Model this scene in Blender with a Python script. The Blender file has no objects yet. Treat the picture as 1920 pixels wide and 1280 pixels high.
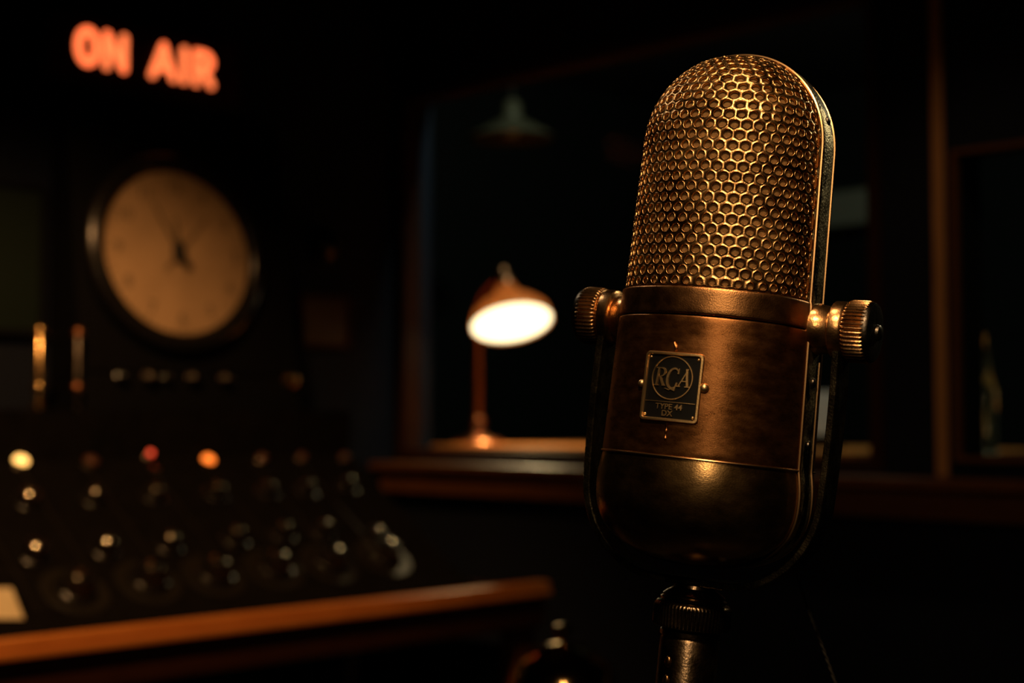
import bpy, bmesh, math, random
from math import sin, cos, pi, radians, sqrt
from mathutils import Vector, Matrix, Euler
from mathutils.geometry import delaunay_2d_cdt

random.seed(4)
scn = bpy.context.scene
COL = scn.collection

# ------------------------------------------------------------------ camera
cam_d = bpy.data.cameras.new('camera')
cam = bpy.data.objects.new('camera', cam_d)
COL.objects.link(cam)
cam.location = (0, 0, 1.15)
cam.rotation_euler = (radians(93.0), 0, 0)
cam_d.sensor_width = 36
cam_d.lens = 36 * 2790 / 1920
cam_d.clip_start = 0.02
cam_d.dof.use_dof = True
cam_d.dof.focus_distance = 0.83
cam_d.dof.aperture_fstop = 5.2
cam_d.dof.aperture_blades = 0
scn.camera = cam

# ------------------------------------------------------------------ world, exposure
world = bpy.data.worlds.new('world')
scn.world = world
world.use_nodes = True
bg = world.node_tree.nodes['Background']
bg.inputs[0].default_value = (0.25, 0.42, 1.0, 1)
bg.inputs[1].default_value = 0.0004
vs = scn.view_settings
vs.view_transform = 'Standard'
vs.look = 'None'
vs.gamma = 1
vs.use_curve_mapping = False
vs.exposure = 0.0

# room frame: x = along the left wall towards the corner, y = towards the left wall
RA = radians(45)
RM = Matrix.Rotation(RA, 4, 'Z')


def W(s, y, z):
    return RM @ Vector((s, y, z))


# ------------------------------------------------------------------ lights
def light(name, kind, loc, target, energy, color, size=0.1, spot=None, blend=0.5):
    d = bpy.data.lights.new(name, kind)
    o = bpy.data.objects.new(name, d)
    COL.objects.link(o)
    o.location = loc
    o.rotation_euler = (Vector(target) - Vector(loc)).to_track_quat('-Z', 'Y').to_euler()
    d.energy = energy
    d.color = color
    if kind == 'AREA':
        d.shape = 'DISK'
        d.size = size
    elif kind == 'SPOT':
        d.shadow_soft_size = size
        d.spot_size = radians(spot)
        d.spot_blend = blend
    else:
        d.shadow_soft_size = size
    return o


MIC = Vector((0.121, 0.8566, 1.2052))
# lamp over the microphone
k1 = light('key_lamp', 'AREA', MIC + Vector((-0.09, -0.54, 0.50)), MIC + Vector((0, 0, 0.02)), 1.15,
           (1.0, 0.64, 0.33), size=0.09)
k1.data.spread = radians(110)
light('overhead_lamp', 'SPOT', MIC + Vector((-0.05, -0.20, 0.75)), MIC + Vector((0, 0, 0.1)), 6.5,
      (1.0, 0.66, 0.36), size=0.04, spot=40, blend=0.6)
light('front_streak_light', 'SPOT', MIC + Vector((-0.15, -0.78, 0.27)), MIC + Vector((0, 0, -0.02)), 2.7,
      (1.0, 0.70, 0.38), size=0.018, spot=40, blend=0.7)  # small spot added near the camera for the narrow streak on grille and bowl
# lamp high on the right: pale light on the side band
light('side_lamp', 'SPOT', MIC + Vector((0.85, 0.60, 0.50)), MIC + Vector((0.05, 0, 0.08)), 5.0,
      (1.0, 0.86, 0.50), size=0.05, spot=20, blend=0.6)
# lamp from behind left: rim on the dome
light('rim_lamp', 'SPOT', MIC + Vector((-0.55, 0.55, 0.75)), MIC + Vector((0, 0, 0.1)), 3.0,
      (1.0, 0.8, 0.55), size=0.03, spot=24, blend=0.6)
# ceiling lamp over the console
light('console_lamp', 'SPOT', W(0.75, 1.75, 2.45), W(1.50, 2.8, 1.0), 118,
      (1.0, 0.50, 0.19), size=0.05, spot=62, blend=0.8)


# warm spot added to brighten the upright trim between the windows
light('trim_fill_light', 'SPOT', W(2.0, 1.0, 2.6), W(2.8, 1.62, 1.25), 9.0, (1.0, 0.62, 0.32), size=0.05, spot=38, blend=0.9)
# unseen cool fill added in the far room for shelf, sheet and pendant
light('far_room_fill', 'POINT', W(3.06, 2.3, 2.55), W(3.06, 2.3, 0), 22.0, (0.85, 1.0, 0.92), size=0.06)


# ------------------------------------------------------------------ materials
def material(name, color, rough=0.5, metal=0.0, color2=None, nscale=20, bump=0.0, bscale=200,
             rvar=0.0, stretch=(1, 1, 1), emit=None, estr=0, spec=None, coat=0.0, detail=6):
    m = bpy.data.materials.new(name)
    m.use_nodes = True
    nt = m.node_tree
    b = nt.nodes['Principled BSDF']
    b.inputs['Base Color'].default_value = (*color, 1)
    b.inputs['Roughness'].default_value = rough
    b.inputs['Metallic'].default_value = metal
    if spec is not None:
        b.inputs['Specular IOR Level'].default_value = spec
    if coat:
        b.inputs['Coat Weight'].default_value = coat
        b.inputs['Coat Roughness'].default_value = 0.15
    tc = nt.nodes.new('ShaderNodeTexCoord')
    mp = nt.nodes.new('ShaderNodeMapping')
    mp.inputs['Scale'].default_value = stretch
    nt.links.new(tc.outputs['Object'], mp.inputs[0])
    if color2 is not None or rvar:
        n = nt.nodes.new('ShaderNodeTexNoise')
        n.inputs['Scale'].default_value = nscale
        n.inputs['Detail'].default_value = detail
        n.inputs['Roughness'].default_value = 0.65
        nt.links.new(mp.outputs[0], n.inputs['Vector'])
        if color2 is not None:
            r = nt.nodes.new('ShaderNodeValToRGB')
            r.color_ramp.elements[0].position = 0.35
            r.color_ramp.elements[1].position = 0.68
            r.color_ramp.elements[0].color = (*color, 1)
            r.color_ramp.elements[1].color = (*color2, 1)
            nt.links.new(n.outputs['Fac'], r.inputs[0])
            nt.links.new(r.outputs[0], b.inputs['Base Color'])
        if rvar:
            mr = nt.nodes.new('ShaderNodeMapRange')
            mr.inputs[1].default_value = 0.3
            mr.inputs[2].default_value = 0.7
            mr.inputs[3].default_value = rough - rvar
            mr.inputs[4].default_value = rough + rvar
            nt.links.new(n.outputs['Fac'], mr.inputs[0])
            nt.links.new(mr.outputs[0], b.inputs['Roughness'])
    if bump:
        n2 = nt.nodes.new('ShaderNodeTexNoise')
        n2.inputs['Scale'].default_value = bscale
        n2.inputs['Detail'].default_value = 4
        nt.links.new(mp.outputs[0], n2.inputs['Vector'])
        bp = nt.nodes.new('ShaderNodeBump')
        bp.inputs['Strength'].default_value = bump
        bp.inputs['Distance'].default_value = 0.001
        nt.links.new(n2.outputs['Fac'], bp.inputs['Height'])
        nt.links.new(bp.outputs[0], b.inputs['Normal'])
    if emit:
        b.inputs['Emission Color'].default_value = (*emit, 1)
        b.inputs['Emission Strength'].default_value = estr
    return m


def worn_band():
    """pale worn brass with dark chips"""
    m = material('worn_band', (0.42, 0.33, 0.18), 0.33, 1.0, (0.62, 0.52, 0.32), 110, 0.5, 700, 0.10)
    nt = m.node_tree
    b = nt.nodes['Principled BSDF']
    ramp = [n for n in nt.nodes if n.type == 'VALTORGB'][0]
    tc = [n for n in nt.nodes if n.type == 'TEX_COORD'][0]
    mp = nt.nodes.new('ShaderNodeMapping')
    mp.inputs['Scale'].default_value = (1, 1.6, 0.45)
    nt.links.new(tc.outputs['Object'], mp.inputs[0])
    n = nt.nodes.new('ShaderNodeTexNoise')
    n.inputs['Scale'].default_value = 75
    n.inputs['Detail'].default_value = 5
    nt.links.new(mp.outputs[0], n.inputs['Vector'])
    r = nt.nodes.new('ShaderNodeValToRGB')
    r.color_ramp.elements[0].position = 0.43
    r.color_ramp.elements[1].position = 0.46
    nt.links.new(n.outputs['Fac'], r.inputs[0])
    mx = nt.nodes.new('ShaderNodeMix')
    mx.data_type = 'RGBA'
    mx.inputs['A'].default_value = (0.015, 0.01, 0.006, 1)
    nt.links.new(r.outputs[0], mx.inputs['Factor'])
    nt.links.new(ramp.outputs[0], mx.inputs['B'])
    nt.links.new(mx.outputs['Result'], b.inputs['Base Color'])
    return m


def glass_mat(name, tint=(1, 1, 1), refl=0.04):
    m = bpy.data.materials.new(name)
    m.use_nodes = True
    nt = m.node_tree
    nt.nodes.remove(nt.nodes['Principled BSDF'])
    out = nt.nodes['Material Output']
    tr = nt.nodes.new('ShaderNodeBsdfTransparent')
    tr.inputs[0].default_value = (*tint, 1)
    gl = nt.nodes.new('ShaderNodeBsdfGlossy')
    gl.inputs['Roughness'].default_value = 0.02
    fr = nt.nodes.new('ShaderNodeFresnel')
    fr.inputs[0].default_value = 1.0 + refl * 5
    ge = nt.nodes.new('ShaderNodeNewGeometry')
    mu = nt.nodes.new('ShaderNodeMath')
    mu.operation = 'MULTIPLY_ADD'
    mu.inputs[1].default_value = -1.0
    mu.inputs[2].default_value = 1.0
    mu2 = nt.nodes.new('ShaderNodeMath')
    mu2.operation = 'MULTIPLY'
    nt.links.new(ge.outputs['Backfacing'], mu.inputs[0])
    nt.links.new(mu.outputs[0], mu2.inputs[1])
    nt.links.new(fr.outputs[0], mu2.inputs[0])
    mx = nt.nodes.new('ShaderNodeMixShader')
    nt.links.new(mu2.outputs[0], mx.inputs[0])
    nt.links.new(tr.outputs[0], mx.inputs[1])
    nt.links.new(gl.outputs[0], mx.inputs[2])
    nt.links.new(mx.outputs[0], out.inputs[0])
    return m


def emis(name, color, strength, base=(0.1, 0.1, 0.1)):
    return material(name, base, 0.4, 0, emit=color, estr=strength)


M = dict(
    grille=material('grille_bronze', (0.40, 0.20, 0.075), 0.27, 1.0, (0.72, 0.42, 0.17), 45, 0.12, 1400, 0.08),
    mesh=material('inner_mesh_cloth', (0.20, 0.105, 0.032), 0.7, 0.2, (0.38, 0.215, 0.075), 260, 0.8, 2600),
    barrel=material('barrel_brown_bronze', (0.25, 0.098, 0.03), 0.30, 0.98, (0.42, 0.18, 0.062), 80, 0.14, 1500, 0.05,
                    stretch=(1, 1, 2.2)),
    collar=material('collar_bronze', (0.40, 0.18, 0.07), 0.30, 1.0, (0.56, 0.28, 0.11), 45, 0.15, 1400, 0.07),
    bowl=material('bowl_bronze', (0.46, 0.27, 0.11), 0.24, 1.0, (0.62, 0.38, 0.16), 55, 0.08, 900, 0.04,
                  stretch=(1, 1, 1.6)),
    band=worn_band(),
    bead=material('bead_bronze', (0.5, 0.3, 0.14), 0.3, 1.0),
    yoke=material('yoke_dark_metal', (0.10, 0.085, 0.055), 0.27, 1.0, (0.18, 0.15, 0.09), 80, 0.25, 900, 0.06),
    knob=material('knob_bronze', (0.52, 0.27, 0.11), 0.27, 1.0, (0.62, 0.36, 0.16), 60, 0.1, 900, 0.05),
    dark=material('dark_metal', (0.06, 0.05, 0.04), 0.32, 1.0, (0.12, 0.1, 0.08), 60, 0.15, 700, 0.08),
    stand=material('stand_metal', (0.22, 0.15, 0.09), 0.24, 1.0, (0.36, 0.24, 0.14), 60, 0.15, 700, 0.06),
    black=material('plate_black_enamel', (0.004, 0.004, 0.004), 0.6, 0.0, spec=0.15),
    platebrass=material('plate_brass', (0.92, 0.60, 0.27), 0.38, 1.0, (0.95, 0.68, 0.34), 90, 0.1, 900),
    cord=material('cord_grey', (0.12, 0.11, 0.09), 0.5, 0.4),
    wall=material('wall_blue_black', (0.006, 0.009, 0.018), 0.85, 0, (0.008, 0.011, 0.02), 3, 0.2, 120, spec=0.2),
    ceil=material('ceiling_dark', (0.02, 0.02, 0.022), 0.9),
    floor=material('floor_dark', (0.02, 0.014, 0.010), 0.6, 0, (0.03, 0.02, 0.014), 6),
    wood=material('varnished_wood', (0.46, 0.14, 0.026), 0.4, 0, (0.62, 0.22, 0.045), 12, 0.1, 90,
                  stretch=(1, 12, 12), spec=0.2),
    darkwood=material('dark_wood', (0.03, 0.010, 0.004), 0.5, 0, (0.05, 0.016, 0.006), 12, 0.1, 90,
                      stretch=(1, 12, 12), spec=0.15),
    sill=material('sill_wood', (0.10, 0.034, 0.010), 0.38, 0, (0.17, 0.062, 0.02), 12, 0.1, 90, stretch=(12, 1, 12)),
    vwood=material('upright_wood', (0.42, 0.19, 0.065), 0.4, 0, (0.58, 0.28, 0.10), 12, 0.1, 90,
                   stretch=(12, 12, 1)),
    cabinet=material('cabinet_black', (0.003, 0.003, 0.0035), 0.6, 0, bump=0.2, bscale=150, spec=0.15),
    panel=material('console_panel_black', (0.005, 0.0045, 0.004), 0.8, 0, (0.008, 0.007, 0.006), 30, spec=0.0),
    bakelite=material('bakelite', (0.008, 0.007, 0.006), 0.2, 0),
    chrome=material('chrome', (0.72, 0.62, 0.48), 0.16, 1.0),
    dial=material('dial_plate', (0.010, 0.008, 0.005), 0.5, 0.0, spec=0.25),
    brass=material('brass', (0.82, 0.52, 0.22), 0.22, 1.0, (0.7, 0.42, 0.16), 30),
    bellbrass=material('bell_brass', (0.85, 0.56, 0.22), 0.13, 1.0, (0.65, 0.4, 0.14), 18, rvar=0.03),
    copper=material('copper', (0.5, 0.2, 0.09), 0.34, 1.0),
    paper=material('cream_card', (0.72, 0.6, 0.36), 0.7, 0, (0.62, 0.5, 0.28), 40),
    ink=material('ink', (0.02, 0.018, 0.015), 0.6),
    clockface=material('clock_dial', (0.58, 0.37, 0.19), 0.65, 0, (0.44, 0.28, 0.14), 9),
    clockmark=material('clock_numerals', (0.14, 0.10, 0.05), 0.6),
    clockcase=material('clock_case', (0.02, 0.018, 0.016), 0.25, 0.5),
    signbox=material('sign_box_black', (0.008, 0.008, 0.009), 0.6),
    signface=material('sign_face_red', (0.06, 0.004, 0.003), 0.3),
    lit_red=emis('sign_letters_lit', (1.0, 0.19, 0.056), 1.6, (0.3, 0.02, 0.01)),
    yellow=emis('jewel_yellow', (1.0, 0.50, 0.12), 3.2),
    red=emis('jewel_red', (1.0, 0.07, 0.025), 1.6),
    orange=emis('jewel_orange', (1.0, 0.19, 0.018), 2.4),
    jewel=material('jewel_unlit', (0.12, 0.05, 0.03), 0.12, 0.3),
    diffuser=emis('lamp_diffuser_lit', (1.0, 0.80, 0.50), 3.2, (0.8, 0.8, 0.8)),
    farwall=material('far_room_wall', (0.008, 0.009, 0.0075), 0.85, 0, (0.011, 0.012, 0.009), 2, spec=0.2),
    fardark=material('far_room_dark', (0.012, 0.012, 0.011), 0.8),
    shelfgrey=material('shelf_grey_green', (0.28, 0.25, 0.17), 0.7),
    white=material('white_paper', (0.85, 0.9, 0.9), 0.7),
    pane=glass_mat('window_glass', (0.93, 0.97, 0.93), 0.02),
    jarglass=material('jar_glass', (0.5, 0.6, 0.5), 0.05, 0.0),
    enamel=material('green_enamel', (0.14, 0.12, 0.07), 0.3, 0.2),
)
_b = M['jarglass'].node_tree.nodes['Principled BSDF']
_b.inputs['Transmission Weight'].default_value = 0.9

# shade of the desk lamp: amber glass letting some light through
_m = bpy.data.materials.new('amber_shade')
_m.use_nodes = True
_nt = _m.node_tree
_b = _nt.nodes['Principled BSDF']
_b.inputs['Base Color'].default_value = (0.55, 0.2, 0.06, 1)
_b.inputs['Roughness'].default_value = 0.3
_tl = _nt.nodes.new('ShaderNodeBsdfTranslucent')
_tl.inputs[0].default_value = (0.95, 0.55, 0.25, 1)
_mx = _nt.nodes.new('ShaderNodeMixShader')
_mx.inputs[0].default_value = 0.35
_nt.links.new(_b.outputs[0], _mx.inputs[1])
_nt.links.new(_tl.outputs[0], _mx.inputs[2])
_nt.links.new(_mx.outputs[0], _nt.nodes['Material Output'].inputs[0])
M['shade'] = _m


# ------------------------------------------------------------------ helpers
def finish(o, label=None, cat=None, group=None, kind=None):
    if label:
        o['label'] = label
    if cat:
        o['category'] = cat
    if group:
        o['group'] = group
    if kind:
        o['kind'] = kind
    return o


def obj(name, bm, mat, parent=None, smooth=True, angle=40, loc=None, rot=None):
    me = bpy.data.meshes.new(name)
    bmesh.ops.recalc_face_normals(bm, faces=bm.faces[:])
    if smooth:
        for f in bm.faces:
            f.smooth = True
        ca = radians(angle)
        for e in bm.edges:
            if len(e.link_faces) == 2 and e.calc_face_angle(0) > ca:
                e.smooth = False
    bm.to_mesh(me)
    bm.free()
    me.materials.append(mat)
    o = bpy.data.objects.new(name, me)
    COL.objects.link(o)
    if parent:
        o.parent = parent
    if loc is not None:
        o.location = loc
    if rot is not None:
        o.rotation_euler = rot
    return o


def empty(name, loc, rot=(0, 0, 0), **kw):
    o = bpy.data.objects.new(name, None)
    o.empty_display_size = 0.05
    COL.objects.link(o)
    o.location = loc
    o.rotation_euler = rot
    finish(o, kw.get('label'), kw.get('cat'), kw.get('group'), kw.get('kind'))
    return o


def box(bm, x0, x1, y0, y1, z0, z1, bev=0.0, mat=None):
    vs_ = [Vector((x, y, z)) for x in (x0, x1) for y in (y0, y1) for z in (z0, z1)]
    if mat is not None:
        vs_ = [mat @ v for v in vs_]
    v = [bm.verts.new(p) for p in vs_]
    fs = [(0, 1, 3, 2), (4, 6, 7, 5), (0, 4, 5, 1), (2, 3, 7, 6), (0, 2, 6, 4), (1, 5, 7, 3)]
    faces = [bm.faces.new([v[i] for i in f]) for f in fs]
    if bev:
        es = list({e for f in faces for e in f.edges})
        bmesh.ops.bevel(bm, geom=es, offset=bev, segments=2, affect='EDGES', profile=0.6)
    return bm


def lathe(bm, prof, n=32, mat=None, flute=0, fdepth=0.0, frange=None, cap=True):
    """prof: list of (r, z) about local Z. flute: number of flutes on profile indexes in frange"""
    rings = []
    for i, (r, z) in enumerate(prof):
        ring = []
        for k in range(n):
            a = 2 * pi * k / n
            rr = r
            if flute and frange and frange[0] <= i <= frange[1]:
                rr = r - fdepth * (0.5 - 0.5 * cos(a * flute))
            p = Vector((rr * cos(a), rr * sin(a), z))
            if mat is not None:
                p = mat @ p
            ring.append(bm.verts.new(p))
        rings.append(ring)
    for a, b in zip(rings, rings[1:]):
        for k in range(n):
            bm.faces.new([a[k], a[(k + 1) % n], b[(k + 1) % n], b[k]])
    if cap:
        if prof[0][0] > 1e-6:
            bm.faces.new(rings[0][::-1])
        if prof[-1][0] > 1e-6:
            bm.faces.new(rings[-1])
    bmesh.ops.remove_doubles(bm, verts=[v for r_ in (rings[0], rings[-1]) for v in r_], dist=1e-7)
    return bm


def tube(bm, pts, r, n=10, closed=False, scale=(1, 1), up=None):
    pts = [Vector(p) for p in pts]
    rings = []
    m = len(pts)
    prev = None
    for i, p in enumerate(pts):
        if closed:
            t = pts[(i + 1) % m] - pts[i - 1]
        else:
            t = pts[min(i + 1, m - 1)] - pts[max(i - 1, 0)]
        t.normalize()
        if up is not None:
            u = Vector(up)
        elif prev is None:
            u = Vector((0, 0, 1)) if abs(t.z) < 0.9 else Vector((0, 1, 0))
        else:
            u = prev
        e1 = (u - t * u.dot(t))
        e1.normalize()
        prev = e1
        e2 = t.cross(e1)
        rr = r[i] if isinstance(r, (list, tuple)) else r
        rings.append([bm.verts.new(p + e1 * (rr * scale[0] * cos(2 * pi * k / n)) + e2 * (rr * scale[1] * sin(2 * pi * k / n)))
                      for k in range(n)])
    pairs = list(zip(rings, rings[1:]))
    if closed:
        pairs.append((rings[-1], rings[0]))
    for a, b in pairs:
        for k in range(n):
            bm.faces.new([a[k], a[(k + 1) % n], b[(k + 1) % n], b[k]])
    if not closed:
        bm.faces.new(rings[0][::-1])
        bm.faces.new(rings[-1])
    return bm


def ball(bm, c, r, n=12, mat=None, zs=1.0):
    mm = Matrix.Translation(c) @ Matrix.Diagonal((r, r, r * zs, 1))
    if mat is not None:
        mm = mat @ mm
    bmesh.ops.create_uvsphere(bm, u_segments=n * 2, v_segments=n, radius=1, matrix=mm)
    return bm


def prism(bm, poly, x0, x1, mat=None, axis='x'):
    """poly in (y,z) extruded along x"""
    def P(a, b, c):
        v = Vector((a, b, c)) if axis == 'x' else (Vector((b, a, c)) if axis == 'y' else Vector((b, c, a)))
        return mat @ v if mat is not None else v
    a = [bm.verts.new(P(x0, y, z)) for y, z in poly]
    b = [bm.verts.new(P(x1, y, z)) for y, z in poly]
    n = len(poly)
    bm.faces.new(a[::-1])
    bm.faces.new(b)
    for i in range(n):
        bm.faces.new([a[i], a[(i + 1) % n], b[(i + 1) % n], b[i]])
    return bm


def text_bm(body, size, depth=0.0, offset=0.0):
    cu = bpy.data.curves.new('t', 'FONT')
    cu.body = body
    cu.size = size
    cu.align_x = 'CENTER'
    cu.align_y = 'CENTER'
    cu.extrude = depth
    cu.offset = offset
    cu.resolution_u = 3
    ob = bpy.data.objects.new('t', cu)
    COL.objects.link(ob)
    dg = bpy.context.evaluated_depsgraph_get()
    dg.update()
    me = bpy.data.meshes.new_from_object(ob.evaluated_get(dg))
    bm = bmesh.new()
    bm.from_mesh(me)
    bpy.data.objects.remove(ob)
    bpy.data.curves.remove(cu)
    bpy.data.meshes.remove(me)
    return bm


ROT = (0, 0, RA)


def rthing(name, s, y, z, label, cat, group=None, rot=ROT):
    return empty(name, W(s, y, z), rot, label=label, cat=cat, group=group)


def struct(name, bm, mat, parent=None, smooth=False):
    o = obj(name, bm, mat, parent, smooth=smooth)
    if parent is None:
        o.rotation_euler = ROT
        o['kind'] = 'structure'
    return o


# ================================================================== THE ROOM
X0, XB = -1.6, 2.83      # room along x (s); window wall at XB
Y0, YL = -1.3, 3.30      # left wall (clock, sign) at YL
H = 2.75
FX, FY = 6.2, 4.8        # far room limits
WT = 0.12
bm = bmesh.new(); box(bm, X0 - WT, FX, Y0 - WT, FY, -0.1, 0); struct('floor', bm, M['floor'])
bm = bmesh.new(); box(bm, X0 - WT, FX, Y0 - WT, FY, H, H + 0.1); struct('ceiling', bm, M['ceil'])
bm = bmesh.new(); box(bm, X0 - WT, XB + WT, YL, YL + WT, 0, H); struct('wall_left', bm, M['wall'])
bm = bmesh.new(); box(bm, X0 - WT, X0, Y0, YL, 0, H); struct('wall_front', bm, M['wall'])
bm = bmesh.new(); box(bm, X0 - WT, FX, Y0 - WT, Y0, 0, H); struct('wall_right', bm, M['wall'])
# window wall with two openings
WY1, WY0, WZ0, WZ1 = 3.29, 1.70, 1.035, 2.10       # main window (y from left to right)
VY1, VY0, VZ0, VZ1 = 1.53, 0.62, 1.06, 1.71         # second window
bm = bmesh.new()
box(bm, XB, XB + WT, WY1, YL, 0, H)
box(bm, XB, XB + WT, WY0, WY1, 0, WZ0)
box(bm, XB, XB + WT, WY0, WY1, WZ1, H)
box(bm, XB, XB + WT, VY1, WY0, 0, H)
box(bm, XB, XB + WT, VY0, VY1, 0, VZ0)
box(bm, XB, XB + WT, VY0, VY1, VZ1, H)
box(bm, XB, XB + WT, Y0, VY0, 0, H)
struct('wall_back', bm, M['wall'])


def window(name, y0, y1, z0, z1, fw, mat, xp=0.055, xa=-0.012, xb=0.052):
    bm = bmesh.new()
    box(bm, XB + xp, XB + xp + 0.006, y0 + fw * 0.5, y1 - fw * 0.5, z0 + fw * 0.5, z1 - fw * 0.5)
    w = struct(name, bm, M['pane'])
    bm = bmesh.new()
    box(bm, XB + xa, XB + xb, y0, y0 + fw, z0, z1, 0.002)
    box(bm, XB + xa, XB + xb, y1 - fw, y1, z0, z1, 0.002)
    box(bm, XB + xa, XB + xb, y0 + fw, y1 - fw, z0, z0 + fw, 0.002)
    box(bm, XB + xa, XB + xb, y0 + fw, y1 - fw, z1 - fw, z1, 0.002)
    obj('window_frame', bm, mat, w, smooth=False)
    return w


w1 = window('window_1', WY0, WY1, WZ0 + 0.003, WZ1, 0.028, M['darkwood'])
w2 = window('window_2', VY0, VY1, VZ0 + 0.003, VZ1, 0.011, M['sill'], 0.0, -0.012, 0.010)
# long wooden sill below the windows
bm = bmesh.new()
box(bm, XB - 0.11, XB + 0.0, 0.3, YL - 0.002, 1.008, 1.030, 0.005)
box(bm, XB - 0.07, XB - 0.0, 0.3, YL - 0.002, 0.945, 1.008, 0.004)
struct('trim_1', bm, M['sill'])
# upright trim between the windows
bm = bmesh.new()
box(bm, XB - 0.016, XB, 1.545, 1.571, 1.030, H, 0.006)
struct('trim_2', bm, M['vwood'])

# far room shell
bm = bmesh.new(); box(bm, FX, FX + 0.1, Y0, FY, 0, H); struct('wall_far', bm, M['farwall'])
bm = bmesh.new(); box(bm, XB + WT, FX, FY, FY + 0.1, 0, H); struct('wall_far_left', bm, M['farwall'])

# ================================================================== FAR ROOM THINGS
FL = XB + WT
t = rthing('worktop_desk', FL + 0.35, 2.5, 0, 'long worktop behind the studio window that carries the lit desk lamp', 'desk')
bm = bmesh.new(); box(bm, -0.35 + 0.003, 0.4, -0.86, 0.85, 1.04, 1.075, 0.004); obj('worktop', bm, M['wood'], t)
for yy in (-0.82, 0.75):
    bm = bmesh.new(); box(bm, -0.30, 0.35, yy - 0.02, yy + 0.02, 0, 1.04); obj('side_panel', bm, M['darkwood'], t)

# desk lamp
LP = W(3.142, 3.29, 1.075)
lamp = empty('desk_lamp', LP, (0, 0, 0), label='lit desk lamp with tilted shade standing behind the window glass', cat='lamp')
bm = bmesh.new()
lathe(bm, [(0.0, 0), (0.078, 0), (0.080, 0.006), (0.074, 0.014), (0.05, 0.02), (0.03, 0.03), (0.024, 0.05), (0.02, 0.062), (0, 0.062)], 40)
obj('base', bm, M['copper'], lamp)
bm = bmesh.new()
lathe(bm, [(0.012, 0.05), (0.026, 0.06), (0.026, 0.075), (0.016, 0.085), (0.015, 0.36), (0.021, 0.37), (0.021, 0.39), (0.012, 0.40)], 24)
obj('pole', bm, M['copper'], lamp)
nrm = Vector((0.15, -0.41, -0.90)).normalized()
sc_ = Vector((0.104, -0.11, 0.362))            # centre of the shade's mouth, from the lamp's base
q = nrm.to_track_quat('-Z', 'Y').to_matrix().to_4x4()
sm = Matrix.Translation(sc_) @ q             # local -Z -> nrm (mouth faces -Z)
bm = bmesh.new()
tube(bm, [(0, 0, 0.385), (-0.004, 0.005, 0.42), (0.01, 0.0, 0.46), (0.045, -0.02, 0.495), (0.078, -0.035, 0.51), (0.080, -0.040, 0.49)], 0.009, 12)
obj('arm', bm, M['copper'], lamp)
bm = bmesh.new()
prof = [(0.123, 0.0), (0.121, 0.012), (0.115, 0.035), (0.085, 0.065), (0.05, 0.088), (0.032, 0.1), (0.028, 0.13)]
inner = [(r - 0.003, z - 0.002) for r, z in prof[::-1] if z < 0.1]
lathe(bm, prof + inner, 48, mat=sm, cap=False)
obj('lamp_shade', bm, M['shade'], lamp)
bm = bmesh.new()
lathe(bm, [(0.0, 0.128), (0.03, 0.128), (0.032, 0.14), (0.024, 0.16), (0.014, 0.165), (0.018, 0.175), (0.016, 0.188), (0, 0.192)], 24, mat=sm)
obj('socket_cap', bm, M['copper'], lamp)
bm = bmesh.new()
lathe(bm, [(0.0, 0.004), (0.1185, 0.004), (0.1185, 0.008), (0.0, 0.008)], 48, mat=sm)
finish(obj('diffuser', bm, M['diffuser'], lamp), 'glowing white diffuser')

mc = Matrix.Translation(LP) @ Vector(sc_)
light('desk_lamp_bulb', 'SPOT', mc + nrm * 0.01, mc + nrm, 18.0, (1.0, 0.66, 0.34), size=0.05, spot=105, blend=0.5)

# pendant lamp in the far room
pd = empty('pendant_lamp', W(3.60, 3.60, H + 0.0), (0, 0, RA), label='unlit enamel pendant lamp hanging in the room behind the window', cat='lamp')
bm = bmesh.new(); tube(bm, [(0, 0, 0), (0, 0, -0.52)], 0.004, 8); obj('cord', bm, M['dark'], pd)
bm = bmesh.new()
lathe(bm, [(0.02, -0.50), (0.03, -0.51), (0.035, -0.56), (0.06, -0.575), (0.14, -0.62), (0.15, -0.63), (0.147, -0.632), (0.055, -0.585), (0.03, -0.57)], 40)
obj('lamp_shade', bm, M['enamel'], pd)
bm = bmesh.new(); ball(bm, (0, 0, -0.60), 0.028); obj('bulb', bm, M['white'], pd)

# pale shelf board and hanging panel seen through the window, right part
sh = rthing('wall_shelf', FX - 0.02, 3.92, 2.06, 'pale thick shelf board on the far wall seen beside the microphone', 'shelf')
# white sheet
wp = rthing('paper_sheet', 3.30, 2.162, 1.0755, 'white sheet propped upright behind the window, seen past the yoke', 'paper')
bm = bmesh.new()
box(bm, -0.002, 0.002, -0.035, 0.045, 0.035, 0.148)
obj('sheet', bm, M['white'], wp, smooth=False)
bm = bmesh.new(); box(bm, 0.0025, 0.05, -0.03, 0.04, 0, 0.01); box(bm, 0.0025, 0.008, -0.005, 0.005, 0.01, 0.13); obj('stand', bm, M['dark'], wp, smooth=False)
bm = bmesh.new(); box(bm, -0.18, 0.02, -0.27, 0.35, 0.0, 0.16, 0.003); obj('board', bm, M['shelfgrey'], sh)
for yy in (-0.2, 0.3):
    bm = bmesh.new(); prism(bm, [(-0.14, 0), (0.02, 0), (0.02, -0.14)], yy - 0.01, yy + 0.01, axis='y'); obj('bracket', bm, M['dark'], sh)

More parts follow.
